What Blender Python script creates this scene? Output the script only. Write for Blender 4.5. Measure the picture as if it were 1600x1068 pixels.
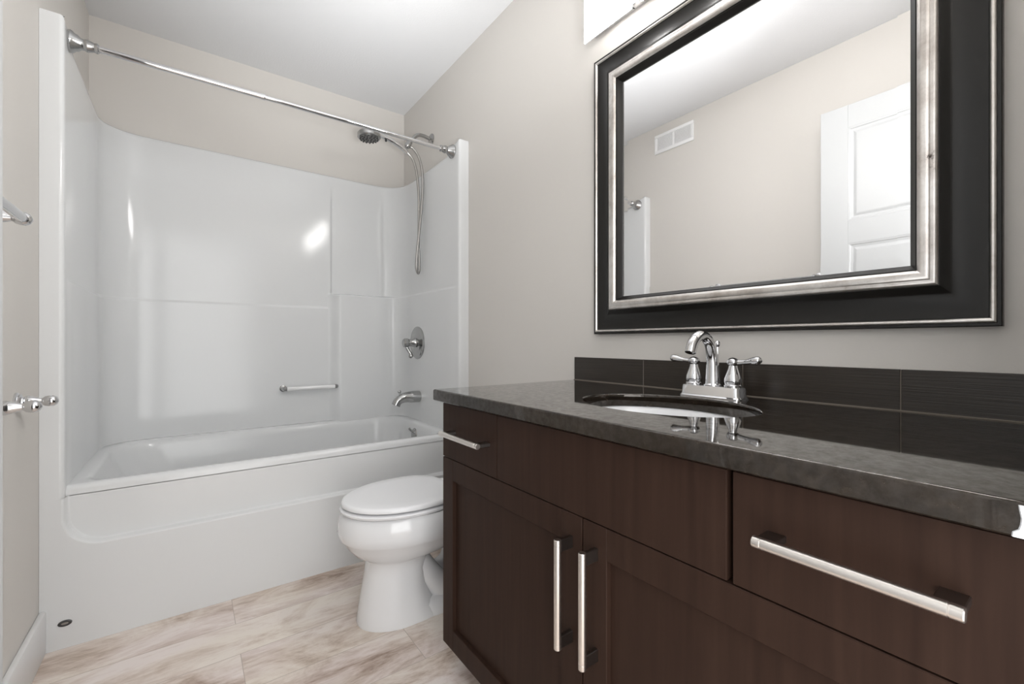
import bpy, bmesh, math, random
from mathutils import Vector, Matrix
PI = math.pi
for o in list(bpy.data.objects): bpy.data.objects.remove(o)
S = bpy.context.scene; C = S.collection

# ---------------- camera ----------------
EYE = 0.96
cd = bpy.data.cameras.new('camera'); cam = bpy.data.objects.new('camera', cd); C.objects.link(cam)
cam.location = (0, 0, EYE); cam.rotation_euler = (PI/2, 0, -math.radians(36.27))
cd.sensor_width = 36; cd.lens = 688.2/1600*36; cd.clip_start = 0.01; cd.shift_y = 0.0003
S.camera = cam
# ---------------- world, lights, exposure ----------------
W = bpy.data.worlds.new('world'); S.world = W; W.use_nodes = True
W.node_tree.nodes['Background'].inputs[0].default_value = (1.0, 1.0, 1.0, 1)
W.node_tree.nodes['Background'].inputs[1].default_value = 1.3
def area(name, loc, rot, sx, sy, power, col):
    l = bpy.data.lights.new(name, 'AREA'); l.shape = 'RECTANGLE'; l.size = sx; l.size_y = sy; l.energy = power; l.color = col
    o = bpy.data.objects.new(name, l); C.objects.link(o); o.location = loc; o.rotation_euler = rot; return o
# added fill for hallway light coming in through the doorway behind the camera
area('hallway_fill', (0.12, -0.34, 1.05), (math.radians(94), 0, math.radians(-28)), 0.76, 1.95, 4.5, (1, 1, 1))
# added unseen fill aimed from the doorway at the ceiling, brightening the far end
area('ceiling_fill', (0.22, -0.05, 1.0), (math.radians(180-50), 0, math.radians(-13)), 0.24, 0.24, 2.3, (0.98, 0.99, 1)).data.spread = math.radians(46)
LAMP = 16.0
S.view_settings.view_transform = 'Standard'; S.view_settings.look = 'None'
S.view_settings.gamma = 1; S.view_settings.use_curve_mapping = False
S.view_settings.exposure = 0.97

# ---------------- room dimensions ----------------
XL, XR, YB, YF, ZC = -0.371, 1.1534, 2.785, 0.0, 2.466
TY = 1.946                      # front of the tub unit

# ---------------- materials ----------------
def mat(name, col, rough=0.5, metal=0.0, spec=0.5, coat=0.0, emit=None, es=0):
    m = bpy.data.materials.new(name); m.use_nodes = True
    p = m.node_tree.nodes['Principled BSDF']
    p.inputs['Base Color'].default_value = (*col, 1); p.inputs['Roughness'].default_value = rough
    p.inputs['Metallic'].default_value = metal; p.inputs['Specular IOR Level'].default_value = spec
    p.inputs['Coat Weight'].default_value = coat; p.inputs['Coat Roughness'].default_value = 0.04
    if emit: p.inputs['Emission Color'].default_value = (*emit, 1); p.inputs['Emission Strength'].default_value = es
    return m
def nd(m, t, **kw):
    n = m.node_tree.nodes.new(t)
    for k, v in kw.items():
        if k in n.inputs: n.inputs[k].default_value = v
        else: setattr(n, k, v)
    return n
def lk(m, a, ao, b, bi): m.node_tree.links.new(a.outputs[ao], b.inputs[bi])
def P(m): return m.node_tree.nodes['Principled BSDF']
def ramp(m, stops):
    r = nd(m, 'ShaderNodeValToRGB'); e = r.color_ramp.elements
    while len(e) < len(stops): e.new(0.5)
    for x, (p, c) in zip(e, stops): x.position = p; x.color = (*c, 1)
    return r
def bump(m, scale, strength, dist=0.002, detail=3):
    tc = nd(m, 'ShaderNodeTexCoord'); n = nd(m, 'ShaderNodeTexNoise', Scale=scale, Detail=detail)
    b = nd(m, 'ShaderNodeBump', Strength=strength, Distance=dist)
    lk(m, tc, 'Object', n, 'Vector'); lk(m, n, 'Fac', b, 'Height'); lk(m, b, 'Normal', P(m), 'Normal')

M_wall = mat('greige_wall_paint', (0.63, 0.605, 0.572), 0.55, spec=0.3); bump(M_wall, 260, 0.10, 0.001)
M_ceil = mat('ceiling_paint', (0.76, 0.765, 0.775), 0.9, spec=0.1); bump(M_ceil, 120, 0.25, 0.003, 5)
M_trim = mat('white_trim_paint', (0.80, 0.80, 0.80), 0.35)
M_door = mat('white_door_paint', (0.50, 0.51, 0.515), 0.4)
M_acryl = mat('white_acrylic', (0.705, 0.714, 0.718), 0.11, spec=0.32, coat=0.0)
M_porc = mat('white_porcelain', (0.76, 0.765, 0.775), 0.07, spec=0.55, coat=0.3)
M_seat = mat('white_seat_plastic', (0.80, 0.805, 0.82), 0.16)
M_chrome = mat('chrome', (0.70, 0.70, 0.71), 0.05, 1.0)
M_satin = mat('satin_chrome', (0.43, 0.43, 0.425), 0.15, 1.0)
M_nickel = mat('brushed_nickel', (0.72, 0.68, 0.64), 0.30, 1.0)
M_dark = mat('dark_rubber', (0.03, 0.03, 0.03), 0.5)
M_white = mat('white_metal_paint', (0.82, 0.82, 0.82), 0.4)
M_clear = mat('milky_acrylic_rod', (0.80, 0.80, 0.80), 0.08, coat=0.6)
M_patch = mat('white_patch', (0.78, 0.80, 0.83), 0.4)
M_mirror = mat('mirror_silver', (0.93, 0.93, 0.935), 0.0, 1.0)
M_black = mat('black_lacquer_frame', (0.008, 0.007, 0.006), 0.36, spec=0.4)
M_glow = mat('lit_frosted_glass', (0.9, 0.9, 0.9), 0.4, emit=(1.0, 0.985, 0.965), es=LAMP*1.15)
M_bulb = mat('lit_bulb', (0.9, 0.9, 0.9), 0.4, emit=(1.0, 0.985, 0.965), es=LAMP*1.0)
M_pane = mat('unlit_pane_white', (0.85, 0.85, 0.85), 0.5)
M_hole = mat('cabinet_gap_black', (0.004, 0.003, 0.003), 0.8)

def make_wood():
    m = mat('espresso_wood', (0.03, 0.016, 0.010), 0.46, spec=0.09)
    tc = nd(m, 'ShaderNodeTexCoord'); mp = nd(m, 'ShaderNodeMapping'); mp.inputs['Scale'].default_value = (60, 60, 3.0)
    n = nd(m, 'ShaderNodeTexNoise', Scale=1.0, Detail=6.0, Roughness=0.6)
    r = ramp(m, [(0.3, (0.025, 0.0135, 0.0097)), (0.55, (0.032, 0.0175, 0.0125)), (0.8, (0.040, 0.0222, 0.0157))])
    lk(m, tc, 'Object', mp, 'Vector'); lk(m, mp, 'Vector', n, 'Vector'); lk(m, n, 'Fac', r, 'Fac'); lk(m, r, 'Color', P(m), 'Base Color')
    b = nd(m, 'ShaderNodeBump', Strength=0.08, Distance=0.001); lk(m, n, 'Fac', b, 'Height'); lk(m, b, 'Normal', P(m), 'Normal')
    return m
M_wood = make_wood()
def make_granite():
    m = mat('dark_brown_granite', (0.02, 0.015, 0.013), 0.03, spec=0.5, coat=0.7)
    tc = nd(m, 'ShaderNodeTexCoord')
    n = nd(m, 'ShaderNodeTexNoise', Scale=42.0, Detail=9.0, Roughness=0.72)
    v = nd(m, 'ShaderNodeTexVoronoi', Scale=210.0)
    r = ramp(m, [(0.30, (0.006, 0.0045, 0.0033)), (0.48, (0.0125, 0.0093, 0.0068)), (0.60, (0.021, 0.0157, 0.0117)), (0.78, (0.034, 0.026, 0.020))])
    # grains of different minerals take a slightly different, warm-toned polish
    g2 = nd(m, 'ShaderNodeTexNoise', Scale=75.0, Detail=6.0, Roughness=0.7); lk(m, tc, 'Object', g2, 'Vector')
    gl = ramp(m, [(0.36, (0.15, 0.15, 0.15)), (0.64, (0.9, 0.9, 0.9))]); lk(m, g2, 'Fac', gl, 'Fac'); lk(m, gl, 'Color', P(m), 'Coat Weight')
    P(m).inputs['Specular Tint'].default_value = (1.0, 0.90, 0.80, 1); P(m).inputs['IOR'].default_value = 1.47
    sp = ramp(m, [(0.0, (1, 1, 1)), (0.055, (0, 0, 0))])
    big = nd(m, 'ShaderNodeTexNoise', Scale=30.0, Detail=2.0); br = ramp(m, [(0.60, (0, 0, 0)), (0.66, (1, 1, 1))])
    mul = nd(m, 'ShaderNodeMath', operation='MULTIPLY')
    mx = nd(m, 'ShaderNodeMix', data_type='RGBA')
    for q in (n, v, big): lk(m, tc, 'Object', q, 'Vector')
    lk(m, n, 'Fac', r, 'Fac'); lk(m, v, 'Distance', sp, 'Fac'); lk(m, big, 'Fac', br, 'Fac')
    lk(m, sp, 'Color', mul, 0); lk(m, br, 'Color', mul, 1); lk(m, mul, 'Value', mx, 0)
    m.node_tree.links.new(r.outputs['Color'], mx.inputs[6]); mx.inputs[7].default_value = (0.30, 0.28, 0.26, 1)
    m.node_tree.links.new(mx.outputs[2], P(m).inputs['Base Color'])
    return m
M_gran = make_granite()
def make_tile():
    m = mat('ribbed_brown_tile', (0.026, 0.020, 0.0155), 0.30)
    tc = nd(m, 'ShaderNodeTexCoord'); mp = nd(m, 'ShaderNodeMapping'); mp.inputs['Scale'].default_value = (1, 5, 420)
    n = nd(m, 'ShaderNodeTexNoise', Scale=1.0, Detail=3.0)
    r = ramp(m, [(0.3, (0.018, 0.0135, 0.010)), (0.7, (0.036, 0.028, 0.021))])
    b = nd(m, 'ShaderNodeBump', Strength=0.5, Distance=0.001)
    lk(m, tc, 'Object', mp, 'Vector'); lk(m, mp, 'Vector', n, 'Vector'); lk(m, n, 'Fac', r, 'Fac'); lk(m, r, 'Color', P(m), 'Base Color')
    lk(m, n, 'Fac', b, 'Height'); lk(m, b, 'Normal', P(m), 'Normal')
    return m
M_tile = make_tile()
M_grout = mat('tan_grout', (0.20, 0.17, 0.14), 0.8)
def make_silver():
    m = mat('antiqued_silver_leaf', (0.6, 0.57, 0.54), 0.28, 0.9)
    tc = nd(m, 'ShaderNodeTexCoord'); mp = nd(m, 'ShaderNodeMapping'); mp.inputs['Scale'].default_value = (30, 14, 14)
    n = nd(m, 'ShaderNodeTexNoise', Scale=1.0, Detail=6.0, Roughness=0.7)
    r = ramp(m, [(0.27, (0.06, 0.045, 0.038)), (0.33, (0.50, 0.46, 0.43)), (0.55, (0.72, 0.69, 0.66)), (0.8, (0.80, 0.78, 0.76))])
    lk(m, tc, 'Object', mp, 'Vector'); lk(m, mp, 'Vector', n, 'Vector'); lk(m, n, 'Fac', r, 'Fac'); lk(m, r, 'Color', P(m), 'Base Color')
    return m
M_silver = make_silver()
def make_floor():
    m = mat('whitewashed_vinyl_plank', (0.6, 0.5, 0.45), 0.42, spec=0.35)
    tc = nd(m, 'ShaderNodeTexCoord')
    br = nd(m, 'ShaderNodeTexBrick'); br.offset = 0.37; br.offset_frequency = 2
    br.inputs['Color1'].default_value = (0, 0, 0, 1); br.inputs['Color2'].default_value = (1, 1, 1, 1); br.inputs['Mortar'].default_value = (0.5, 0.5, 0.5, 1)
    br.inputs['Scale'].default_value = 1.0; br.inputs['Mortar Size'].default_value = 0.0009; br.inputs['Mortar Smooth'].default_value = 0.0
    br.inputs['Brick Width'].default_value = 1.22; br.inputs['Row Height'].default_value = 0.178; br.inputs['Bias'].default_value = 0.0
    mp0 = nd(m, 'ShaderNodeMapping'); mp0.inputs['Location'].default_value = (0.64, -1.946+0.178*11, 0)
    lk(m, tc, 'Object', mp0, 'Vector'); lk(m, mp0, 'Vector', br, 'Vector')
    sc = nd(m, 'ShaderNodeVectorMath', operation='SCALE'); sc.inputs['Scale'].default_value = 9.0; lk(m, br, 'Color', sc, 0)
    ad = nd(m, 'ShaderNodeVectorMath', operation='ADD'); lk(m, tc, 'Object', ad, 0); lk(m, sc, 'Vector', ad, 1)
    mp = nd(m, 'ShaderNodeMapping'); mp.inputs['Scale'].default_value = (3.0, 6.0, 1)
    n = nd(m, 'ShaderNodeTexNoise', Scale=1.0, Detail=10.0, Roughness=0.68, Distortion=0.9)
    mp2 = nd(m, 'ShaderNodeMapping'); mp2.inputs['Scale'].default_value = (16, 95, 1)
    n2 = nd(m, 'ShaderNodeTexNoise', Scale=1.0, Detail=6.0, Roughness=0.7)
    mp3 = nd(m, 'ShaderNodeMapping'); mp3.inputs['Scale'].default_value = (2.2, 5.0, 1); mp3.inputs['Location'].default_value = (7, 3, 0)
    n3 = nd(m, 'ShaderNodeTexNoise', Scale=1.0, Detail=3.0)
    for a, b in ((mp, n), (mp2, n2), (mp3, n3)): lk(m, ad, 'Vector', a, 'Vector'); lk(m, a, 'Vector', b, 'Vector')
    ma = nd(m, 'ShaderNodeMath', operation='MULTIPLY_ADD'); ma.inputs[1].default_value = 0.30
    lk(m, n2, 'Fac', ma, 0); lk(m, n, 'Fac', ma, 2)
    mb = nd(m, 'ShaderNodeMath', operation='MULTIPLY_ADD'); mb.inputs[1].default_value = 0.13
    sep = nd(m, 'ShaderNodeSeparateColor'); lk(m, br, 'Color', sep, 'Color'); lk(m, sep, 'Red', mb, 0); lk(m, ma, 'Value', mb, 2)
    r = ramp(m, [(0.44, (0.22, 0.16, 0.125)), (0.54, (0.43, 0.345, 0.285)), (0.62, (0.585, 0.505, 0.445)), (0.70, (0.70, 0.635, 0.585)), (0.80, (0.80, 0.76, 0.72))])
    lk(m, mb, 'Value', r, 'Fac')
    tint = ramp(m, [(0.40, (1.0, 0.965, 0.92)), (0.62, (1.0, 0.955, 0.96))]); lk(m, n3, 'Fac', tint, 'Fac')
    mx = nd(m, 'ShaderNodeMix', data_type='RGBA', blend_type='MULTIPLY'); mx.inputs[0].default_value = 1.0
    m.node_tree.links.new(r.outputs['Color'], mx.inputs[6]); m.node_tree.links.new(tint.outputs['Color'], mx.inputs[7])
    mo = nd(m, 'ShaderNodeMix', data_type='RGBA'); lk(m, br, 'Fac', mo, 0)
    m.node_tree.links.new(mx.outputs[2], mo.inputs[6]); mo.inputs[7].default_value = (0.46, 0.39, 0.335, 1)
    m.node_tree.links.new(mo.outputs[2], P(m).inputs['Base Color'])
    b = nd(m, 'ShaderNodeBump', Strength=0.15, Distance=0.001); lk(m, n2, 'Fac', b, 'Height'); lk(m, b, 'Normal', P(m), 'Normal')
    return m
M_floor = make_floor()

# ---------------- helpers ----------------
def obj(name, bm, m, parent=None, smooth=True, angle=35):
    """link a bmesh (world coordinates) as one mesh object, local to its parent"""
    bmesh.ops.recalc_face_normals(bm, faces=bm.faces)
    me = bpy.data.meshes.new(name)
    mats = m if isinstance(m, (list, tuple)) else [m]
    for q in mats: me.materials.append(q)
    loc = wloc(parent) if parent else Vector((0, 0, 0))
    if loc.length: bmesh.ops.translate(bm, verts=bm.verts, vec=-loc)
    if smooth:
        for f in bm.faces: f.smooth = True
        for e in bm.edges:
            if len(e.link_faces) == 2 and e.calc_face_angle(0) > math.radians(angle): e.smooth = False
    bm.to_mesh(me); bm.free()
    o = bpy.data.objects.new(name, me); C.objects.link(o)
    if parent: o.parent = parent
    return o
def wloc(o):
    v = Vector((0, 0, 0))
    while o: v += o.location; o = o.parent
    return v
def tag(o, label, cat, group=None):
    o['label'] = label; o['category'] = cat
    if group: o['group'] = group
    return o
def thing(name, label, cat, loc, group=None):
    o = bpy.data.objects.new(name, None); o.empty_display_size = 0.05; C.objects.link(o); o.location = loc
    return tag(o, label, cat, group)
def struct(name, bm, m, **kw):
    o = obj(name, bm, m, **kw); o['kind'] = 'structure'; return o
def NB(): return bmesh.new()
def rbox(bm, x0, x1, y0, y1, z0, z1, r=0.0, seg=2):
    x0, x1 = min(x0, x1), max(x0, x1); y0, y1 = min(y0, y1), max(y0, y1)
    g = bmesh.ops.create_cube(bm, size=1); vs = g['verts']
    for v in vs:
        v.co = Vector(((x0+x1)/2+v.co.x*(x1-x0), (y0+y1)/2+v.co.y*(y1-y0), (z0+z1)/2+v.co.z*(z1-z0)))
    if r > 0:
        es = {e for v in vs for e in v.link_edges}
        bmesh.ops.bevel(bm, geom=list(es), offset=r, segments=seg, profile=0.5, affect='EDGES')
    return bm
def box(x0, x1, y0, y1, z0, z1, r=0.0, seg=2): return rbox(NB(), x0, x1, y0, y1, z0, z1, r, seg)
def frame_of(d):
    d = d.normalized(); a = Vector((0, 0, 1)) if abs(d.z) < 0.9 else Vector((1, 0, 0))
    u = d.cross(a).normalized(); return u, u.cross(d).normalized()
def loft(bm, loops, cap0=True, cap1=True, closed=True):
    rows = [[bm.verts.new(p) for p in L] for L in loops]; n = len(rows[0])
    for a, b in zip(rows, rows[1:]):
        for i in range(n if closed else n-1):
            j = (i+1) % n
            try: bm.faces.new((a[i], a[j], b[j], b[i]))
            except ValueError: pass
    if cap0: bm.faces.new(list(reversed(rows[0])))
    if cap1: bm.faces.new(rows[-1])
    return rows
def lathe(bm, o, d, prof, n=28):
    """prof: (distance along d, radius)"""
    o = Vector(o); d = Vector(d).normalized(); u, v = frame_of(d)
    loft(bm, [[o+d*t+(u*math.cos(2*PI*i/n)+v*math.sin(2*PI*i/n))*max(r, 1e-4) for i in range(n)] for t, r in prof])
    return bm
def crspline(pts, k=8):
    pts = [Vector(p) for p in pts]; out = []
    for i in range(len(pts)-1):
        p0 = pts[max(i-1, 0)]; p1 = pts[i]; p2 = pts[i+1]; p3 = pts[min(i+2, len(pts)-1)]
        for j in range(k):
            t = j/k
            out.append(0.5*((2*p1)+(p2-p0)*t+(2*p0-5*p1+4*p2-p3)*t*t+(3*p1-p0-3*p2+p3)*t**3))
    out.append(pts[-1]); return out
def tube(bm, pts, rad, n=16, k=8, smooth=True, flat=None):
    """swept round tube, rad a number or one value per control point"""
    if smooth:
        path = crspline(pts, k)
        if not isinstance(rad, (int, float)):
            rr = [r[0] for r in crspline([(r, 0, 0) for r in rad], k)]
        else: rr = [rad]*len(path)
    else:
        path = [Vector(p) for p in pts]; rr = [rad]*len(path) if isinstance(rad, (int, float)) else list(rad)
    loops = []; u = None
    for i, p in enumerate(path):
        t = (path[min(i+1, len(path)-1)]-path[max(i-1, 0)]).normalized()
        if u is None: u, v = frame_of(t)
        u = (u-t*u.dot(t)).normalized(); v = t.cross(u)
        loops.append([p+(u*math.cos(2*PI*a/n)+v*math.sin(2*PI*a/n))*rr[i] for a in range(n)])
    loft(bm, loops); return bm
def ball(bm, c, r, sx=1, sy=1, sz=1):
    g = bmesh.ops.create_uvsphere(bm, u_segments=20, v_segments=12, radius=r)
    for v in g['verts']: v.co = Vector((v.co.x*sx+c[0], v.co.y*sy+c[1], v.co.z*sz+c[2]))
    return bm
def sst(a, b, x):
    t = min(1, max(0, (x-a)/(b-a))); return t*t*(3-2*t)

# ---------------- room shell ----------------
T = 0.1
struct('floor', box(XL-T, XR+T, -0.7, YB+T, -0.06, 0), M_floor, smooth=False)
struct('ceiling', box(XL-T, XR+T, -0.14, YB+T, ZC, ZC+0.06), M_ceil, smooth=False)
struct('wall_back', box(XL-T, XR+T, YB, YB+T, 0, ZC), M_wall, smooth=False)
struct('wall_left', box(XL-T, XL, -0.12, YB, 0, ZC), M_wall, smooth=False)
struct('wall_right', box(XR, XR+T, -0.12, YB, 0, ZC), M_wall, smooth=False)
DX0, DX1, DZ = -0.19, 0.572, 2.075          # the doorway the photograph is taken from
b = NB()
rbox(b, XL, DX0-0.018, -0.12, -0.002, 0, ZC); rbox(b, DX1+0.018, XR, -0.12, -0.002, 0, ZC); rbox(b, DX0-0.018, DX1+0.018, -0.12, -0.002, DZ+0.018, ZC)
struct('wall_front', b, M_wall, smooth=False)
b = NB()
rbox(b, DX0-0.018, DX0, -0.12, -0.002, 0, DZ); rbox(b, DX1, DX1+0.018, -0.12, -0.002, 0, DZ); rbox(b, DX0-0.018, DX1+0.018, -0.12, -0.002, DZ, DZ+0.018)
struct('trim_1', b, M_trim, smooth=False)
b = box(XL, XL+0.016, 0.0, TY, 0, 0.132, 0.004); struct('baseboard_left', b, M_trim)
b = box(XR-0.016, XR, 1.176, TY, 0, 0.132, 0.004); struct('baseboard_right', b, M_trim)

# open door against the left wall (its upper part shows in the mirror)
def door_bm():
    x1 = -0.191; x0 = x1-0.035; y0, y1, z0, z1 = 0.03, 0.836, 0.012, 2.062
    bm = box(x0, x1-0.006, y0, y1, z0, z1)
    # raised stiles and rails leave two sunk panels per face
    ys = [y0, y0+0.11, y1-0.11, y1]
    rbox(bm, x1-0.006, x1, ys[0], ys[1], z0, z1, 0.001, 1); rbox(bm, x1-0.006, x1, ys[2], ys[3], z0, z1, 0.001, 1)
    for a, c in ((z0, 0.23), (1.418, 1.523), (1.955, z1)): rbox(bm, x1-0.006, x1, ys[1], ys[2], a, c, 0.001, 1)
    for a, c in ((0.23, 1.418), (1.523, 1.955)):       # moulding step and raised field
        w = 0.016
        loops = []
        for ins, dx in ((0.0, 0.0), (0.006, -0.0005), (0.010, -0.0045), (w, -0.0055), (w+0.002, -0.006)):
            loops.append([(x1+dx, ys[1]+ins, a+ins), (x1+dx, ys[2]-ins, a+ins), (x1+dx, ys[2]-ins, c-ins), (x1+dx, ys[1]+ins, c-ins)])
        loft(bm, loops, False, False)
        loops = []
        for ins, dx in ((0.020, -0.0061), (0.030, -0.003), (0.034, -0.0025)):
            loops.append([(x1+dx, ys[1]+ins, a+ins), (x1+dx, ys[2]-ins, a+ins), (x1+dx, ys[2]-ins, c-ins), (x1+dx, ys[1]+ins, c-ins)])
        loft(bm, loops, False, True)
    return bm
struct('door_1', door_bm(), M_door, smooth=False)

# ---------------- tub and shower unit ----------------
PX0, PX1, PY1 = -0.316, 1.098, 2.735        # inner faces of the surround
ZT0, ZTOP = 0.47, 1.945
tub = thing('bathtub', 'glossy white one-piece bathtub with moulded shower surround filling the alcove', 'bathtub', (0.391, TY, 0))
def surround_bm():
    R, rc = 0.225, 0.012
    path = []                                  # (x, y, nx, ny, tag) with n pointing into the bath
    def seg(x0, y0, x1, y1, nx, ny, step):
        n = max(1, int(round(math.hypot(x1-x0, y1-y0)/step)))
        for i in range(n): path.append((x0+(x1-x0)*i/n, y0+(y1-y0)*i/n, nx, ny))
    def arc(cx, cy, r, a0, a1, sgn, n):
        for i in range(n):
            a = a0+(a1-a0)*i/n; path.append((cx+r*math.cos(a), cy+r*math.sin(a), sgn*math.cos(a), sgn*math.sin(a)))
    def ease(x0, y0, a0, sgn, n):
        # quarter turn to the right whose curvature swells and fades smoothly; extent R both ways
        m = 1600; th = lambda q: a0-(PI/2)*(q-math.sin(2*PI*q)/(2*PI)); X = [0.0]; Y = [0.0]
        for k in range(m):
            a = th((k+0.5)/m); X.append(X[-1]+math.cos(a)/m); Y.append(Y[-1]+math.sin(a)/m)
        sc_ = R/abs(X[-1])
        for i in range(n):
            k = int(round(i*m/n)); a = th(k/m); path.append((x0+X[k]*sc_, y0+Y[k]*sc_, math.sin(a), -math.cos(a)))
    seg(XL+0.0005, TY, PX0-rc, TY, 0, -1, 0.02)
    arc(PX0-rc, TY+rc, rc, -PI/2, 0, 1, 6)
    seg(PX0, TY+rc, PX0, PY1-R, 1, 0, 0.02)
    ease(PX0, PY1-R, PI/2, -1, 64)
    seg(PX0+R, PY1, PX1-R, PY1, 0, -1, 0.0055)
    ease(PX1-R, PY1, 0, -1, 64)
    seg(PX1, PY1-R, PX1, TY+rc, -1, 0, 0.02)
    arc(PX1+rc, TY+rc, rc, PI, PI*1.5, 1, 6)
    seg(PX1+rc, TY, XR-0.0005, TY, 0, -1, 0.02); path.append((XR-0.0005, TY, 0, -1))
    ts = [i/24 for i in range(24)]
    zl = [ZT0+(1.145-ZT0)*t for t in ts]+[1.145+0.13*i/48 for i in range(48)]+[1.275+(1.80-1.275)*i/24 for i in range(24)]+[1.80+(1.0*0.12)*i/12 for i in range(13)]
    zr0 = zl[-1]
    def disp(x, y, nx, ny, z):
        inside = sst(TY+0.02, TY+0.10, y)
        right = sst(0.655, 0.668, x)
        low = 1-sst(1.238, 1.250, z)
        lowl = 1-sst(1.155, 1.169, z)
        d = (0.005*low*right+0.0055*lowl*(1-right)*(1 if x > 0 else sst(2.3, 2.62, y)*0.7+0.3))*inside
        back = sst(2.60, 2.70, y)*(1 if ny < -0.02 or y > 2.6 else 0)
        if y > PY1-R-0.001:
            cx = x
            fade = 1-sst(0.0, 1.0, max(0, nx*-1)) if cx > 0.6 else 1
            blk = sst(0.664, 0.722, cx)*fade*low
            d += 0.045*blk
            niche = sst(0.677, 0.684, cx)*(1-sst(0.975, 0.998, cx))*sst(1.242, 1.252, z)*(1-sst(1.74, 1.90, z))
            d -= 0.014*niche
        return d
    loops = []
    for z in zl:
        loops.append([(x+nx*disp(x, y, nx, ny, z), y+ny*disp(x, y, nx, ny, z), z) for x, y, nx, ny in path])
    def ztop(y): return ZTOP+0.042*(1-sst(TY+0.03, TY+0.15, y))
    for t in (0.5, 1.0):
        loops.append([(x, y, zr0+(ztop(y)-0.014-zr0)*t) for x, y, nx, ny in path])
    for off, dz in ((0.004, -0.006), (0.012, 0.0)):
        loops.append([(x-nx*off*(1 if y > TY+rc else 0.25), y-ny*off*(1 if y > TY+rc else 0.25), ztop(y)+dz) for x, y, nx, ny in path])
    def clampw(x, y, nx, ny):
        if y < TY+rc+0.001: return (min(max(x, XL+0.0005), XR-0.0005), TY+0.012) if abs(ny) > 0.5 else (x, y)
        k = 0.3
        return (min(max(x-nx*k, XL+0.0005), XR-0.0005), min(y-ny*k, YB-0.0005))
    loops.append([(*clampw(x, y, nx, ny), ztop(y)+0.001) for x, y, nx, ny in path])
    bm = NB(); loft(bm, loops, False, False, closed=False)
    return bm
obj('surround', surround_bm(), M_acryl, tub, angle=60)
def apron_bm():
    nx, nz = 420, 230; loops = []
    def depth(x, z):
        r = 0.095; cx, hx = (PX0+PX1)/2, (PX1-PX0)/2; zlo = 0.312
        qx = abs(x-cx)-(hx-r); qz = (zlo+r)-z
        d = math.hypot(max(qx, 0), max(qz, 0))+min(max(qx, qz), 0)-r
        return 0.030*(1-sst(-0.005, 0.003, d))
    for j in range(nz+1):
        z = ZT0*j/nz
        loops.append([(XL+0.0005+(XR-XL-0.001)*i/nx, TY+depth(XL+(XR-XL)*i/nx, z), z) for i in range(nx+1)])
    bm = NB(); loft(bm, loops, False, False, closed=False); return bm
obj('apron', apron_bm(), M_acryl, tub, angle=80)
def rrect(x0, x1, y0, y1, rf, rb, z, n=10):
    pts = []
    for cx, cy, r, a0 in ((x1-rf, y0+rf, rf, -PI/2), (x1-rb, y1-rb, rb, 0), (x0+rb, y1-rb, rb, PI/2), (x0+rf, y0+rf, rf, PI)):
        for i in range(n+1):
            a = a0+PI/2*i/n; pts.append((cx+r*math.cos(a), cy+r*math.sin(a), z))
    return pts
def basin_bm():
    f = TY+0.030; L = []
    for y0, ins, z, rf in ((f, -0.006, 0.468, 0.004), (f, -0.006, 0.484, 0.004), (f+0.003, -0.006, 0.493, 0.004), (f+0.009, -0.006, 0.4985, 0.004),
                          (f+0.018, -0.003, 0.500, 0.02), (f+0.032, 0.030, 0.500, 0.06), (f+0.042, 0.040, 0.4965, 0.08), (f+0.050, 0.047, 0.485, 0.09), (f+0.055, 0.052, 0.46, 0.10)):
        L.append(rrect(PX0+ins, PX1-ins, y0, PY1-0.008-max(ins, -0.01), rf, 0.17, z))
    L.append(rrect(PX0+0.10, PX1-0.06, f+0.065, PY1-0.075, 0.12, 0.18, 0.36))
    L.append(rrect(PX0+0.19, PX1-0.075, f+0.085, PY1-0.10, 0.13, 0.18, 0.20))
    L.append(rrect(PX0+0.25, PX1-0.10, f+0.11, PY1-0.13, 0.13, 0.16, 0.14))
    L.append(rrect(PX0+0.32, PX1-0.15, f+0.16, PY1-0.18, 0.11, 0.13, 0.12))
    bm = NB(); loft(bm, L, False, True); return bm
obj('basin', basin_bm(), M_acryl, tub, angle=60)
# oval maker's badge low on the apron
b = NB(); bx, bz = -0.302, 0.0
def oval(cx, cz, a, h, y, n=32): return [(cx+a*math.cos(2*PI*i/n), y, cz+h*math.sin(2*PI*i/n)) for i in range(n)]
BX, BZ = -0.3136, 0.079
loft(b, [oval(BX, BZ, 0.0165, 0.0095, TY-0.0002), oval(BX, BZ, 0.0165, 0.0095, TY-0.0025), oval(BX, BZ, 0.0145, 0.0078, TY-0.0032), oval(BX, BZ, 0.0140, 0.0072, TY-0.0020)])
bd = obj('badge', b, mat('badge_grey', (0.09, 0.09, 0.09), 0.35, 0.7), tub); bd['label'] = 'small dark grey oval badge'
b = NB(); loft(b, [oval(BX, BZ, 0.0085, 0.0035, TY-0.0020), oval(BX, BZ, 0.0085, 0.0035, TY-0.0030)]); obj('emblem', b, M_satin, bd)
# grab bar on the back panel
gy = PY1-0.0065; gx0, gx1, gz = 0.423, 0.700, 0.703
gb = NB(); tube(gb, [(gx0+0.012, gy-0.043, gz), (gx1-0.012, gy-0.043, gz)], 0.0115, smooth=False)
g = obj('grab_bar', gb, M_clear, tub)
for x in (gx0, gx1):
    s = 1 if x == gx0 else -1
    q = NB(); tube(q, [(x, gy+0.002, gz), (x, gy-0.022, gz), (x+s*0.003, gy-0.036, gz), (x+s*0.014, gy-0.043, gz)], 0.0125); lathe(q, (x, gy+0.003, gz), (0, -1, 0), [(0, 0.018), (0.004, 0.018), (0.007, 0.013)])
    obj('bar_end', q, M_satin, g)

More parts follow.
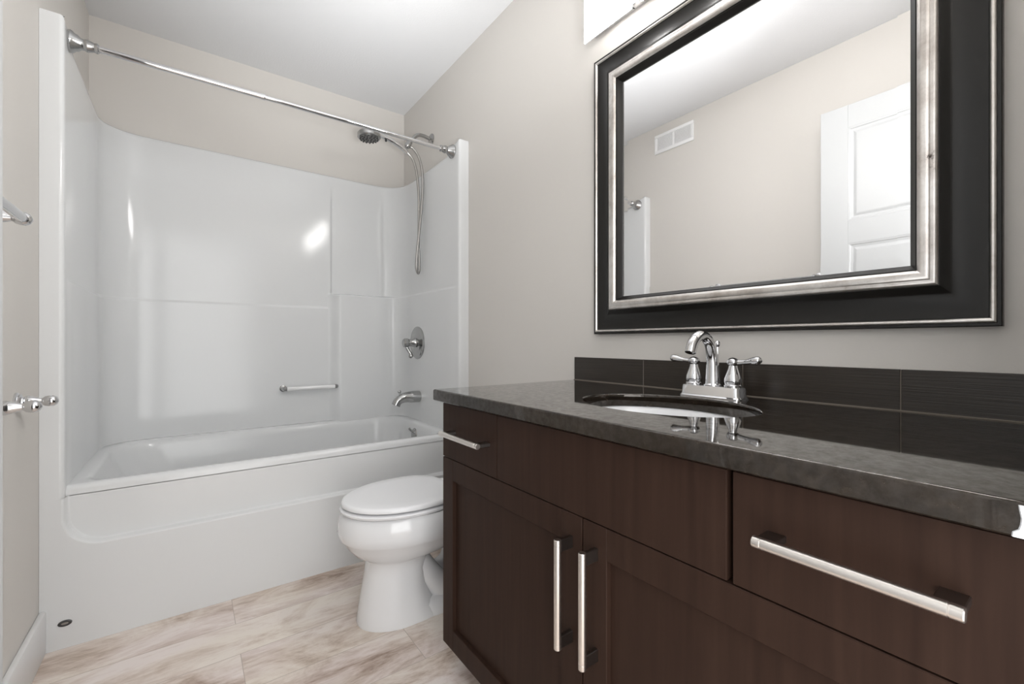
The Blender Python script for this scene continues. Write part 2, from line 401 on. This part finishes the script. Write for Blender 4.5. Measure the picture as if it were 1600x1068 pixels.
# ---------------- bath fittings ----------------
PR = PX1-0.006                                # lower right panel face
vy, vz = 2.432, 0.957
t = thing('shower_valve', 'chrome round shower valve with lever above the tub spout', 'valve', (PR, vy, vz))
b = lathe(NB(), (PR+0.0005, vy, vz), (-1, 0, 0), [(0, 0.096), (0.004, 0.096), (0.007, 0.092), (0.009, 0.082), (0.008, 0.070), (0.012, 0.060), (0.013, 0.030), (0.013, 0)], 48); obj('escutcheon', b, M_satin, t)
b = lathe(NB(), (PR-0.012, vy, vz), (-1, 0, 0), [(0, 0.026), (0.006, 0.027), (0.010, 0.024), (0.046, 0.0215), (0.049, 0.0245), (0.054, 0.0265), (0.072, 0.0255), (0.077, 0.021), (0.078, 0)], 32); obj('hub', b, M_satin, t)
b = NB(); tube(b, [(PR-0.072, vy, vz-0.018), (PR-0.062, vy-0.006, vz-0.042), (PR-0.050, vy-0.010, vz-0.062), (PR-0.048, vy-0.011, vz-0.076)], [0.0095, 0.0085, 0.0095, 0.0125]); ball(b, (PR-0.048, vy-0.011, vz-0.078), 0.013); obj('lever', b, M_satin, t)
sy, sz = 2.414, 0.642
t = thing('tub_spout', 'chrome curved tub spout with diverter knob over the bath rim', 'spout', (PR, sy, sz))
b = NB(); tube(b, [(PR+0.0005, sy, sz), (PR-0.045, sy, sz+0.001), (PR-0.095, sy, sz-0.002), (PR-0.128, sy, sz-0.018), (PR-0.142, sy, sz-0.042)], [0.034, 0.0335, 0.0285, 0.0245, 0.0245], 24); obj('body', b, M_satin, t)
b = NB(); lathe(b, (PR-0.116, sy, sz+0.010), (-0.18, 0, 1), [(0, 0.006), (0.018, 0.0055), (0.020, 0.009), (0.027, 0.0105), (0.033, 0.007), (0.034, 0)], 18); obj('diverter_knob', b, M_satin, t)
t = thing('overflow_cover', 'chrome overflow cover peeking over the bath rim at the faucet end', 'overflow cover', (1.04, 2.36, 0.40))
b = lathe(NB(), (1.048, 2.37, 0.435), (-1, 0, 0.22), [(-0.02, 0.036), (0.004, 0.036), (0.010, 0.030), (0.013, 0.012), (0.013, 0)], 32); obj('cover', b, M_satin, t)
b = NB(); tube(b, [(1.036, 2.37, 0.445), (1.018, 2.37, 0.462), (1.012, 2.37, 0.470)], [0.006, 0.006, 0.007]); obj('trip_lever', b, M_satin, t)

# shower arm, holder, hand shower and hose
ay = 2.372
t = thing('shower_mount', 'bent chrome shower arm and bracket on the wall above the surround', 'shower mount', (XR, ay, 2.152))
b = lathe(NB(), (XR-0.0003, ay, 2.152), (-1, 0, 0), [(0, 0.034), (0.004, 0.034), (0.010, 0.026), (0.014, 0.014), (0.016, 0)], 32); obj('flange', b, M_satin, t)
b = NB(); tube(b, [(XR-0.004, ay, 2.152), (XR-0.05, ay, 2.160), (XR-0.085, ay, 2.156), (XR-0.115, ay, 2.130), (XR-0.138, ay, 2.096)], 0.0105, 18); obj('pipe', b, M_satin, t)
b = NB(); lathe(b, (XR-0.134, ay, 2.104), (-0.55, 0, -0.83), [(0, 0.0145), (0.012, 0.0165), (0.030, 0.0165), (0.034, 0.013), (0.036, 0)], 22)
ball(b, (XR-0.150, ay, 2.078), 0.018); obj('bracket', b, M_satin, t)
lathe_dir = Vector((-0.86, 0, 0.50)).normalized()
t = thing('hand_shower', 'chrome hand shower with a round nozzled head below the curtain rod', 'shower head', (1.0, ay, 2.06))
hb = [(1.000, ay-0.004, 2.036), (0.965, ay-0.004, 2.056), (0.915, ay-0.004, 2.076), (0.865, ay-0.004, 2.089), (0.832, ay-0.004, 2.094)]
b = NB(); tube(b, hb, [0.0115, 0.0125, 0.0125, 0.014, 0.018], 18); obj('handle', b, M_chrome, t)
hc = Vector((0.782, ay-0.004, 2.074)); hd = Vector((0.05, -0.02, -1)).normalized()
b = lathe(NB(), hc-hd*0.030, hd, [(0, 0.012), (0.004, 0.030), (0.014, 0.052), (0.024, 0.060), (0.042, 0.060), (0.046, 0.056), (0.046, 0)], 36); obj('head', b, M_satin, t)
b = lathe(NB(), hc+hd*0.0155, hd, [(0, 0.050), (0.004, 0.050), (0.005, 0.046), (0.005, 0)], 36)
sf = obj('spray_face', b, mat('grey_spray_face', (0.16, 0.16, 0.155), 0.3, 0.5), t); b = NB()
u_, v_ = frame_of(hd)
for rr, n in ((0.046, 16), (0.031, 10), (0.015, 6)):
    for i in range(n):
        a = 2*PI*i/n; lathe(b, hc+hd*0.019+(u_*math.cos(a)+v_*math.sin(a))*rr, hd, [(0, 0.0042), (0.006, 0.0032), (0.006, 0)], 8)
obj('nozzles', b, M_dark, sf)
b = NB(); lathe(b, (0.872, ay-0.014, 2.073), (-0.1, -0.4, -1), [(0, 0.006), (0.012, 0.006), (0.013, 0)], 12); obj('spray_button', b, M_dark, t)
b = NB(); tube(b, [(1.000, ay-0.004, 2.037), (1.032, ay-0.006, 2.004), (1.054, ay-0.010, 1.93), (1.066, ay-0.012, 1.80), (1.070, ay-0.004, 1.66), (1.074, ay+0.006, 1.53),
               (1.080, ay+0.012, 1.44), (1.079, ay+0.008, 1.385), (1.067, ay-0.002, 1.358), (1.052, ay-0.012, 1.385), (1.050, ay-0.020, 1.44), (1.056, ay-0.026, 1.53),
               (1.068, ay-0.030, 1.66), (1.080, ay-0.032, 1.80), (1.082, ay-0.026, 1.93), (1.066, ay-0.014, 2.02), (1.034, ay-0.008, 2.066), (1.016, ay-0.004, 2.072)], 0.0072, 12, 10)
tag(obj('shower_hose', b, mat('steel_hose', (0.40, 0.39, 0.375), 0.28, 1.0)), 'looped metal shower hose hanging below the bent shower arm', 'hose')

# curtain rod
ry, rz = 2.012, 1.942
t = thing('curtain_rod', 'chrome telescoping shower curtain rod spanning the tub alcove', 'curtain rod', ((PX0+PX1)/2, ry, rz))
xj = 0.245
b = NB(); tube(b, [(PX0+0.02, ry, rz), (xj, ry, rz)], 0.0108, 20, smooth=False); lathe(b, (xj-0.012, ry, rz), (1, 0, 0), [(0, 0.0115), (0.010, 0.0122), (0.014, 0.0118), (0.014, 0)], 20); obj('outer_tube', b, M_chrome, t)
b = NB(); tube(b, [(xj, ry, rz), (PX1-0.02, ry, rz)], 0.0094, 20, smooth=False); obj('inner_tube', b, M_chrome, t)
for x, s in ((PX0, 1), (PX1, -1)):
    b = lathe(NB(), (x+s*0.0005, ry, rz), (s, 0, 0), [(0, 0.034), (0.006, 0.035), (0.010, 0.033), (0.016, 0.027), (0.022, 0.025), (0.030, 0.018), (0.036, 0.0165), (0.042, 0.019), (0.046, 0.019), (0.062, 0.0145), (0.066, 0.016), (0.070, 0.016), (0.074, 0.0115), (0.074, 0)], 36)
    obj('end_flange', b, M_satin, t)

# ---------------- left wall: towel bar and paper holder ----------------
def post(name, y, z, L, parent, m=M_chrome):
    b = lathe(NB(), (XL, y, z), (1, 0, 0), [(0, 0.0265), (0.004, 0.0265), (0.007, 0.021), (0.010, 0.022), (0.013, 0.0145), (0.016, 0.0135), (0.020, 0.0170), (0.025, 0.0175), (L-0.030, 0.0125), (L-0.018, 0.0082),
                                      (L-0.016, 0.0092), (L-0.012, 0.0130), (L-0.004, 0.0150), (L+0.004, 0.0148), (L+0.011, 0.0105), (L+0.0145, 0.004), (L+0.015, 0)], 26)
    return obj(name, b, m, parent)
t = thing('towel_bar', 'chrome towel bar on the left wall, higher of the two wall fittings', 'towel bar', (XL, 1.16, 1.237))
post('post', 1.445, 1.237, 0.072, t); post('post', 0.90, 1.237, 0.072, t)
b = NB(); tube(b, [(XL+0.071, 0.90, 1.237), (XL+0.071, 1.445, 1.237)], 0.0108, 18, smooth=False); obj('bar', b, M_chrome, t)
t = thing('paper_holder', 'empty two-post chrome toilet paper holder, lower on the left wall', 'toilet paper holder', (XL, 1.63, 0.80))
post('post', 1.535, 0.806, 0.070, t); post('post', 1.722, 0.800, 0.067, t)
b = lathe(NB(), (XL+0.067, 1.722-0.0105, 0.800), (0, -1, 0), [(0, 0.0072), (0.003, 0.0072), (0.003, 0)], 18); obj('socket', b, M_dark, t)

# air vent high on the left wall, seen in the mirror
vy0, vy1, vz0, vz1 = 1.608, 1.903, 2.274, 2.405
t = thing('air_vent', 'white two-section air return grille high on the wall, seen in the mirror', 'vent', (XL, (vy0+vy1)/2, vz0))
b = NB(); xw = XL+0.0003; w = 0.021; xm = (vy0+vy1)/2
rbox(b, xw, xw+0.009, vy0, vy1, vz0, vz0+w, 0.002); rbox(b, xw, xw+0.009, vy0, vy1, vz1-w, vz1, 0.002)
rbox(b, xw, xw+0.009, vy0, vy0+w, vz0+w, vz1-w, 0.002); rbox(b, xw, xw+0.009, vy1-w, vy1, vz0+w, vz1-w, 0.002); rbox(b, xw, xw+0.008, xm-0.006, xm+0.006, vz0+w, vz1-w)
obj('frame', b, M_white, t)
obj('backing', box(xw, xw+0.0015, vy0+w, vy1-w, vz0+w, vz1-w), mat('vent_shadow_grey', (0.25, 0.25, 0.25), 0.8), t, smooth=False)
for ya, yb in ((vy0+w, xm-0.006), (xm+0.006, vy1-w)):
    b = NB()
    for i in range(11):
        z = vz0+w+(vz1-vz0-2*w)*(i+0.5)/11
        g_ = rbox(b, xw+0.0016, xw+0.007, ya, yb, z-0.0026, z+0.0026)
    obj('louvre_section', b, M_white, t, smooth=False)

# ---------------- toilet ----------------
tcy = 1.515
t = thing('toilet', 'white toilet with closed lid between the vanity and the bathtub', 'toilet', (0.75, tcy, 0))
def egg(xf, xr, hw, z, m=0.52, er=2.8, ef=2.0, n=44, hr=None):
    """outline with a round front (towards -x) and a squarer rear"""
    xm = xf+(xr-xf)*m; pts = []
    for i in range(n):
        a = 2*PI*i/n; c, s = math.cos(a), math.sin(a)
        e = er if c > 0 else ef
        px = math.copysign(abs(c)**(2/e), c); py = math.copysign(abs(s)**(2/e), s)
        pts.append((xm+px*((xr-xm) if c > 0 else (xm-xf)), tcy+py*hw, z))
    return pts
b = NB()
loft(b, [egg(0.462, 0.76, 0.110, 0.0, 0.5, 3.5), egg(0.460, 0.76, 0.111, 0.010, 0.5, 3.5), egg(0.468, 0.72, 0.105, 0.05, 0.5, 3.2), egg(0.478, 0.695, 0.098, 0.11, 0.5, 3), egg(0.489, 0.69, 0.094, 0.17, 0.5, 3),
         egg(0.494, 0.70, 0.094, 0.210, 0.5, 3), egg(0.482, 0.74, 0.106, 0.222, 0.5, 3), egg(0.455, 0.79, 0.130, 0.238, 0.52, 3), egg(0.428, 0.83, 0.152, 0.268, 0.52, 3), egg(0.414, 0.85, 0.166, 0.292, 0.52, 3), egg(0.404, 0.87, 0.1755, 0.302, 0.52, 3), egg(0.399, 0.88, 0.178, 0.325, 0.52, 3),
         egg(0.402, 0.88, 0.177, 0.352, 0.52, 3), egg(0.409, 0.88, 0.173, 0.376, 0.52, 3), egg(0.420, 0.88, 0.166, 0.386, 0.52, 3), egg(0.470, 0.84, 0.12, 0.386, 0.52, 3)])
obj('bowl', b, M_porc, t, angle=50)
b = NB()                                       # rear: deck under the tank, foot plate and trapway
rbox(b, 0.80, 1.130, tcy-0.115, tcy+0.115, 0.29, 0.384, 0.025, 4)
obj('deck', b, M_porc, t, angle=50); b = NB()
loft(b, [egg(0.62, 1.04, 0.112, 0.0, 0.5, 4, 4), egg(0.62, 1.04, 0.113, 0.010, 0.5, 4, 4), egg(0.62, 1.03, 0.108, 0.040, 0.5, 4, 4), egg(0.63, 1.01, 0.092, 0.055, 0.5, 4, 4)])
obj('foot', b, M_porc, t, angle=50)
for s in (-1, 1):
    b = NB(); y = tcy+s*0.062
    tube(b, [(0.64, tcy+s*0.03, 0.22), (0.70, tcy+s*0.04, 0.125), (0.765, y-s*0.008, 0.062), (0.84, y-s*0.01, 0.090), (0.885, y, 0.19), (0.93, y, 0.235), (0.967, y, 0.16), (0.96, y, 0.03)], [0.045, 0.045, 0.047, 0.047, 0.047, 0.047, 0.047, 0.05], 20)
    obj('trapway', b, M_porc, t)
    b = lathe(NB(), (0.90, tcy+s*0.092, 0.050), (0, 0, 1), [(0, 0.022), (0.016, 0.021), (0.030, 0.014), (0.034, 0.004), (0.0342, 0)], 20); obj('bolt_cap', b, M_porc, t)
b = NB(); loft(b, [egg(0.413, 0.80, 0.168, 0.388, 0.56, 2.6), egg(0.407, 0.80, 0.172, 0.392, 0.56, 2.6), egg(0.406, 0.80, 0.173, 0.398, 0.56, 2.6), egg(0.410, 0.80, 0.170, 0.4015, 0.56, 2.6), egg(0.435, 0.79, 0.150, 0.4025, 0.56, 2.6)]); obj('seat', b, M_seat, t, angle=50)
b = NB(); loft(b, [egg(0.425, 0.795, 0.158, 0.4085, 0.56, 3), egg(0.4125, 0.803, 0.169, 0.4095, 0.56, 3), egg(0.4115, 0.803, 0.170, 0.412, 0.56, 3), egg(0.4125, 0.803, 0.169, 0.419, 0.56, 3), egg(0.4165, 0.800, 0.1655, 0.4235, 0.56, 3), egg(0.424, 0.796, 0.159, 0.4252, 0.56, 3), egg(0.47, 0.775, 0.12, 0.4258, 0.56, 3), egg(0.55, 0.72, 0.05, 0.426, 0.56, 3)]); obj('lid', b, M_seat, t, angle=50)
for s in (-1, 1): obj('hinge', box(0.805, 0.835, tcy+s*0.075-0.02, tcy+s*0.075+0.02, 0.385, 0.412, 0.006, 3), M_seat, t)
obj('tank', box(0.945, 1.140, tcy-0.215, tcy+0.205, 0.383, 0.675, 0.022, 4), M_porc, t)
obj('tank_lid', box(0.935, 1.146, tcy-0.222, tcy+0.212, 0.675, 0.705, 0.010, 3), M_porc, t)
b = NB(); lathe(b, (0.945, tcy-0.15, 0.63), (-1, 0, 0), [(0, 0.012), (0.010, 0.012), (0.012, 0)], 16); tube(b, [(0.934, tcy-0.15, 0.63), (0.93, tcy-0.09, 0.622)], 0.005, 10, smooth=False); obj('flush_lever', b, M_chrome, t)

# ---------------- vanity cabinet ----------------
FX = 0.600                                     # face of doors and drawers
VY0, VY1 = 0.027, 1.159; CZ = 0.823
van = thing('vanity_cabinet', 'dark espresso wood bathroom vanity cabinet under the granite countertop', 'cabinet', (0.88, 0.593, 0))
b = NB(); 
def rc(k, z): return [(FX+0.0215+k, VY0+0.003+k, z), (XR-0.0005-k, VY0+0.003+k, z), (XR-0.0005-k, VY1-0.002-k, z), (FX+0.0215+k, VY1-0.002-k, z)]
loft(b, [rc(0, 0.088), rc(0, 0.790), rc(0.016, 0.790), rc(0.016, 0.104)]); obj('carcass', b, [M_wood], van, smooth=False)
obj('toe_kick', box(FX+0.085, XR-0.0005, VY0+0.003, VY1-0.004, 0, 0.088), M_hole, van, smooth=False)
G = 0.0022
def slab(y0, y1, z0, z1): return box(FX, FX+0.020, y0, y1, z0, z1, 0.0016, 2)
def shaker(y0, y1, z0, z1, s=0.0585, d=0.011):
    bm = NB()
    rbox(bm, FX, FX+0.020, y0, y0+s, z0, z1, 0.0012, 1); rbox(bm, FX, FX+0.020, y1-s, y1, z0, z1, 0.0012, 1)
    rbox(bm, FX, FX+0.020, y0+s-0.0006, y1-s+0.0006, z0, z0+s, 0.0012, 1); rbox(bm, FX, FX+0.020, y0+s-0.0006, y1-s+0.0006, z1-s, z1, 0.0012, 1)
    rbox(bm, FX+d, FX+0.018, y0+s-0.002, y1-s+0.002, z0+s-0.002, z1-s+0.002)
    return bm
def pull(parent, c, axis, L=0.204):
    """bar pull: a round bar with flat posts flush with its ends"""
    cy, cz = c; xb = FX-0.036; r = 0.0072; a = Vector((0, 1, 0)) if axis == 'y' else Vector((0, 0, 1))
    b = NB(); lathe(b, Vector((xb, cy, cz))-a*L/2, a, [(0, r*0.88), (0.001, r), (0.010, r), (0.0104, r*0.93), (0.0110, r*0.93), (0.0114, r), (L-0.0114, r), (L-0.0110, r*0.93), (L-0.0104, r*0.93), (L-0.010, r), (L-0.001, r), (L, r*0.88)], 20)
    h = obj('handle', b, M_nickel, parent)
    for s in (-1, 1):
        p = Vector((0, cy, cz))+a*s*(L/2-0.0125)
        if axis == 'y': q = box(xb, FX+0.001, p.y-0.0115, p.y+0.0115, p.z-0.0045, p.z+0.0045, 0.001, 1)
        else: q = box(xb, FX+0.001, p.y-0.0045, p.y+0.0045, p.z-0.0115, p.z+0.0115, 0.001, 1)
        obj('post', q, mat('dark_nickel', (0.30, 0.28, 0.265), 0.28, 1.0) if 'dark_nickel' not in bpy.data.materials else bpy.data.materials['dark_nickel'], h)
ZS = 0.6285; ZD = 0.784
dl = obj('drawer', slab(0.8805, VY1, ZS+G/2, ZD), M_wood, van, angle=20); pull(dl, (1.007, 0.707), 'y', 0.198)
fp = obj('false_front', slab(0.3155, 0.8783, ZS+G/2, ZD), M_wood, van, angle=20)
dr = obj('drawer', slab(VY0, 0.3075, ZS+G/2, ZD), M_wood, van, angle=20); pull(dr, (0.171, 0.714), 'y', 0.186)
d1 = obj('door', shaker(0.5945, VY1, 0.088, ZS-G/2), M_wood, van, angle=20); pull(d1, (0.6225, 0.482), 'z', 0.208)
d2 = obj('door', shaker(VY0, 0.5915, 0.088, ZS-G/2), M_wood, van, angle=20); pull(d2, (0.5575, 0.482), 'z', 0.208)

# countertop with an undermount oval cut-out
CX0, CX1, CY0, CY1 = 0.577, XR-0.0005, 0.002, 1.176
SX, SY, SA, SB = 0.860, 0.597, 0.150, 0.200
top = thing('countertop', 'polished dark brown granite countertop on the vanity', 'countertop', (0.86, 0.59, 0.791))
def counter_bm():
    angs = sorted([2*PI*i/180 for i in range(180)]+[math.atan2(y-SY, x-SX) % (2*PI) for x in (CX0, CX1) for y in (CY0, CY1)])
    def ell(k, z): return [(SX+(SA+k)*math.cos(a), SY+(SB+k)*math.sin(a), z) for a in angs]
    def rect(k, z):
        out = []
        for a in angs:
            c, s = math.cos(a), math.sin(a); q = []
            if c > 1e-9: q.append((CX1-SX)/c)
            if c < -1e-9: q.append((CX0-SX)/c)
            if s > 1e-9: q.append((CY1-SY)/s)
            if s < -1e-9: q.append((CY0-SY)/s)
            r = min(q); x, y = SX+r*c, SY+r*s
            out.append((min(max(x, CX0+k), CX1-k), min(max(y, CY0+k), CY1-k), z))
        return out
    e = 0.0045; A = [PI/2*k/5 for k in range(6)]
    L = [ell(0, CZ-0.032)]+[ell(e*(1-math.cos(a)), CZ-e*(1-math.sin(a))) for a in A]+[rect(e*(1-math.cos(a)), CZ-e*(1-math.sin(a))) for a in reversed(A)]+[rect(0, CZ-0.032+0.002), rect(0.002, CZ-0.032)]
    bm = NB(); rows = loft(bm, L, False, False); n = len(angs)
    for i in range(n): bm.faces.new((rows[-1][i], rows[-1][(i+1) % n], rows[0][(i+1) % n], rows[0][i]))
    return bm
sl = obj('slab', counter_bm(), M_gran, top, angle=40)
ek = {k for p in sl.data.polygons if abs(p.normal.z) > 0.9999 for k in p.edge_keys}
for ed in sl.data.edges:
    if ed.key in ek: ed.use_edge_sharp = True
b = NB(); rnd = random.Random(4)               # irregular white patch at the door end of the front edge
prof = [(0.0, 0.048), (0.15, 0.0475), (0.4, 0.0465), (0.6, 0.0470), (0.75, 0.0480), (0.86, 0.0515), (1.0, 0.0520)]
f0 = [(CX0-0.0006, y, CZ-0.003-0.028*k) for k, y in prof]+[(CX0-0.0006, 0.004, CZ-0.031), (CX0-0.0006, 0.004, CZ-0.003)]
f1 = [(CX0-0.0022, y-0.001*(y > 0.01), z) for x, y, z in f0]
loft(b, [f0, f1]); ck = obj('edge_patch', b, M_patch, top, smooth=False); ck['label'] = 'white patch on the front edge'
# sink
t = thing('sink', 'white oval undermount sink set into the dark countertop', 'sink', (SX, SY, CZ-0.2))
def el(k, z, s=1.0): return [(SX+(SA+k)*s*math.cos(2*PI*i/64), SY+(SB+k)*s*math.sin(2*PI*i/64), z) for i in range(64)]
b = NB(); zb = CZ-0.0325
loft(b, [el(0.022, zb), el(0.004, zb), el(0.001, zb-0.004), el(-0.006, zb-0.03), el(-0.022, zb-0.075), el(-0.050, zb-0.115), el(-0.090, zb-0.138), el(-0.125, zb-0.145), el(-0.12, zb-0.153), el(-0.040, zb-0.130), el(-0.008, zb-0.080), el(0.010, zb-0.012), el(0.022, zb-0.010), el(0.022, zb-0.0002)], False, False)
obj('bowl', b, M_porc, t, angle=50)
b = lathe(NB(), (SX, SY, zb-0.150), (0, 0, 1), [(0, 0.022), (0.006, 0.022), (0.009, 0.026), (0.011, 0.022), (0.010, 0.014), (0.012, 0)], 28); obj('drain', b, M_chrome, t)
# backsplash row of tiles
BS = CZ+0.083
bs = thing('backsplash', 'low row of ribbed dark brown tiles along the countertop back', 'backsplash', (XR-0.006, 0.59, CZ))
b = NB(); e = [1.171, 0.865, 0.560, 0.2495, 0.004]
for a, c in zip(e, e[1:]): rbox(b, XR-0.0105, XR-0.0005, c+0.0008, a-0.0008, CZ+0.0018, BS, 0.0008, 1)
obj('tiles', b, M_tile, bs, angle=20)
b = NB(); rbox(b, XR-0.0092, XR-0.001, 0.005, 1.1695, CZ+0.0003, BS-0.002); rbox(b, XR-0.0125, XR-0.0095, 0.005, 1.171, CZ+0.0002, CZ+0.0022); obj('grout', b, M_grout, bs, smooth=False)

# ---------------- faucet ----------------
fx, fy = 1.060, 0.593
t = thing('faucet', 'chrome two-handle gooseneck faucet behind the sink', 'faucet', (fx, fy, CZ))
b = NB()
def rr2(hx, hy, r, z): return [(fx+p[0], fy+p[1], z) for p in rrect(-hx, hx, -hy, hy, r, r, z, 6)]
loft(b, [rr2(0.0285, 0.0800, 0.014, CZ+0.0003), rr2(0.0285, 0.0800, 0.014, CZ+0.0025), rr2(0.0265, 0.0775, 0.013, CZ+0.005), rr2(0.0250, 0.0755, 0.012, CZ+0.008), rr2(0.0235, 0.0740, 0.011, CZ+0.026), rr2(0.0220, 0.0725, 0.010, CZ+0.0285), rr2(0.019, 0.069, 0.009, CZ+0.0295)])
obj('base', b, M_chrome, t, angle=30)
b = NB(); tube(b, [(fx, fy, CZ+0.028), (fx, fy, CZ+0.062), (fx-0.003, fy, CZ+0.100), (fx-0.015, fy, CZ+0.133), (fx-0.040, fy, CZ+0.152), (fx-0.066, fy, CZ+0.151), (fx-0.088, fy, CZ+0.136), (fx-0.099, fy, CZ+0.112)],
                  [0.0185, 0.0165, 0.0140, 0.0130, 0.0125, 0.0125, 0.0128, 0.0130], 24)
lathe(b, (fx, fy, CZ+0.0285), (0, 0, 1), [(0, 0.0215), (0.003, 0.0215), (0.006, 0.0185), (0.006, 0)], 28)
obj('spout', b, M_chrome, t)
b = NB(); tube(b, [(fx+0.022, fy, CZ+0.028), (fx+0.022, fy, CZ+0.128)], 0.0028, 10, smooth=False); ball(b, (fx+0.022, fy, CZ+0.133), 0.0068, 1, 1, 1.25); obj('lift_rod', b, M_chrome, t)
for s in (1, -1):
    y = fy+s*0.051
    b = lathe(NB(), (fx, y, CZ+0.0285), (0, 0, 1), [(0, 0.0205), (0.005, 0.0205), (0.007, 0.0185), (0.014, 0.0205), (0.022, 0.0195), (0.034, 0.0150), (0.046, 0.0105), (0.052, 0.0095), (0.0545, 0.0130), (0.060, 0.0152), (0.066, 0.0138), (0.070, 0.0085), (0.072, 0.002), (0.0721, 0)], 28)
    h = obj('handle', b, M_chrome, t)
    b = NB(); tube(b, [(fx, y+s*0.010, CZ+0.0885), (fx-0.001, y+s*0.030, CZ+0.0905), (fx-0.002, y+s*0.048, CZ+0.0935), (fx-0.002, y+s*0.060, CZ+0.0945), (fx-0.002, y+s*0.0665, CZ+0.0940)], [0.0068, 0.0058, 0.0085, 0.0095, 0.0045], 16)
    obj('lever', b, M_chrome, h)

# ---------------- mirror ----------------
MY0, MY1, MZ0, MZ1 = 0.112, 1.064, 0.988, 1.928
mir = thing('mirror', 'large framed wall mirror above the vanity faucet', 'mirror', (XR, 0.586, MZ0))
def fr_bm(prof, close=False):
    """sweep a moulding profile (inset from the outer edge, height off the wall) round the rectangle"""
    L = []
    for ins, h in prof:
        x = XR-0.0006-h; L.append([(x, MY0+ins, MZ0+ins), (x, MY1-ins, MZ0+ins), (x, MY1-ins, MZ1-ins), (x, MY0+ins, MZ1-ins)])
    bm = NB(); loft(bm, L, False, False); return bm
def arcp(i0, h0, i1, h1, bulge, n=8):
    out = []
    for k in range(n+1):
        t_ = k/n; bx_ = i0+(i1-i0)*t_; bh = h0+(h1-h0)*t_; d = bulge*4*t_*(1-t_); L_ = math.hypot(i1-i0, h1-h0)
        out.append((bx_-d*(h1-h0)/L_, bh+d*(i1-i0)/L_))
    return out
outer = [(0, 0), (0, 0.019), (0.0015, 0.0205), (0.0058, 0.0205), (0.006, 0.019)]
bead1 = arcp(0.006, 0.019, 0.0152, 0.019, 0.0042, 8)
cove = [(0.0152, 0.019), (0.0165, 0.017)]+arcp(0.0165, 0.017, 0.074, 0.030, -0.0085, 12)[1:]+[(0.0775, 0.032), (0.0785, 0.0315)]
bead2 = arcp(0.0785, 0.0315, 0.089, 0.0375, 0.0028, 6)[:-1]+arcp(0.089, 0.0375, 0.1085, 0.0335, 0.0055, 10)
lip = [(0.1085, 0.0335), (0.1095, 0.031), (0.1115, 0.0305), (0.1200, 0.0165), (0.1215, 0.0150), (0.1215, 0.006)]
obj('frame', fr_bm(outer+cove[0:0]), M_black, mir, angle=30)
for pr in (bead1, bead2):
    q = obj('bead', fr_bm(pr), M_silver, mir, angle=40); q['label'] = 'antiqued silver bead of the frame'
obj('cove', fr_bm(cove), M_black, mir, angle=40)
obj('lip', fr_bm(lip), M_black, mir, angle=30)
b = NB(); g0 = 0.1205; gh = 0.0140; bw = 0.021
def gl(ins, h): x = XR-0.0006-h; return [(x, MY0+ins, MZ0+ins), (x, MY1-ins, MZ0+ins), (x, MY1-ins, MZ1-ins), (x, MY0+ins, MZ1-ins)]
loft(b, [gl(g0, 0.006), gl(g0, gh-0.0004), gl(g0+bw, gh)], False, True); obj('glass', b, M_mirror, mir, smooth=False)

# ---------------- vanity light ----------------
t = thing('vanity_light', 'bright four-lamp glass and chrome bar light above the mirror', 'wall light', (XR, 0.593, 2.02))
obj('back_plate', box(XR-0.028, XR-0.0003, 0.115, 1.071, 2.022, 2.092, 0.004, 2), M_chrome, t)
for i in range(4):
    yc = 0.9325-0.2263*i; xg = 1.050
    q = box(xg, xg+0.006, yc-0.0975, yc+0.0975, 1.942, 2.130, 0.002, 1)
    sh = obj('shade', q, [M_glow, M_pane], t)
    for f in sh.data.polygons:                  # glow kept off the lamp side and edges so the wall stays dimmer
        if f.normal.x > -0.5: f.material_index = 1
    b = NB(); ring = [(xg-0.0015, yc+0.045*math.cos(2*PI*k/36), 2.003+0.045*math.sin(2*PI*k/36)) for k in range(37)]
    tube(b, ring, 0.0013, 8, smooth=False); obj('ring', b, M_satin, sh)
    obj('edge_strip', box(xg-0.001, xg+0.010, yc-0.1015, yc-0.0978, 1.942, 2.130), M_chrome, sh, smooth=False)
    b = NB(); lathe(b, (XR-0.027, yc, 2.057), (-1, 0, 0), [(0, 0.020), (0.004, 0.020), (0.006, 0.016), (0.026, 0.016), (0.026, 0)], 24)
    rbox(b, xg+0.006, XR-0.027, yc-0.004, yc+0.004, 2.108, 2.116)
    obj('socket', b, M_chrome, t)
    b = NB(); lathe(b, (XR-0.050, yc, 2.057), (-1, 0, 0), [(0, 0.012), (0.006, 0.017), (0.020, 0.026), (0.030, 0.026), (0.040, 0.017), (0.043, 0)], 24)
    obj('bulb', b, M_bulb, t)
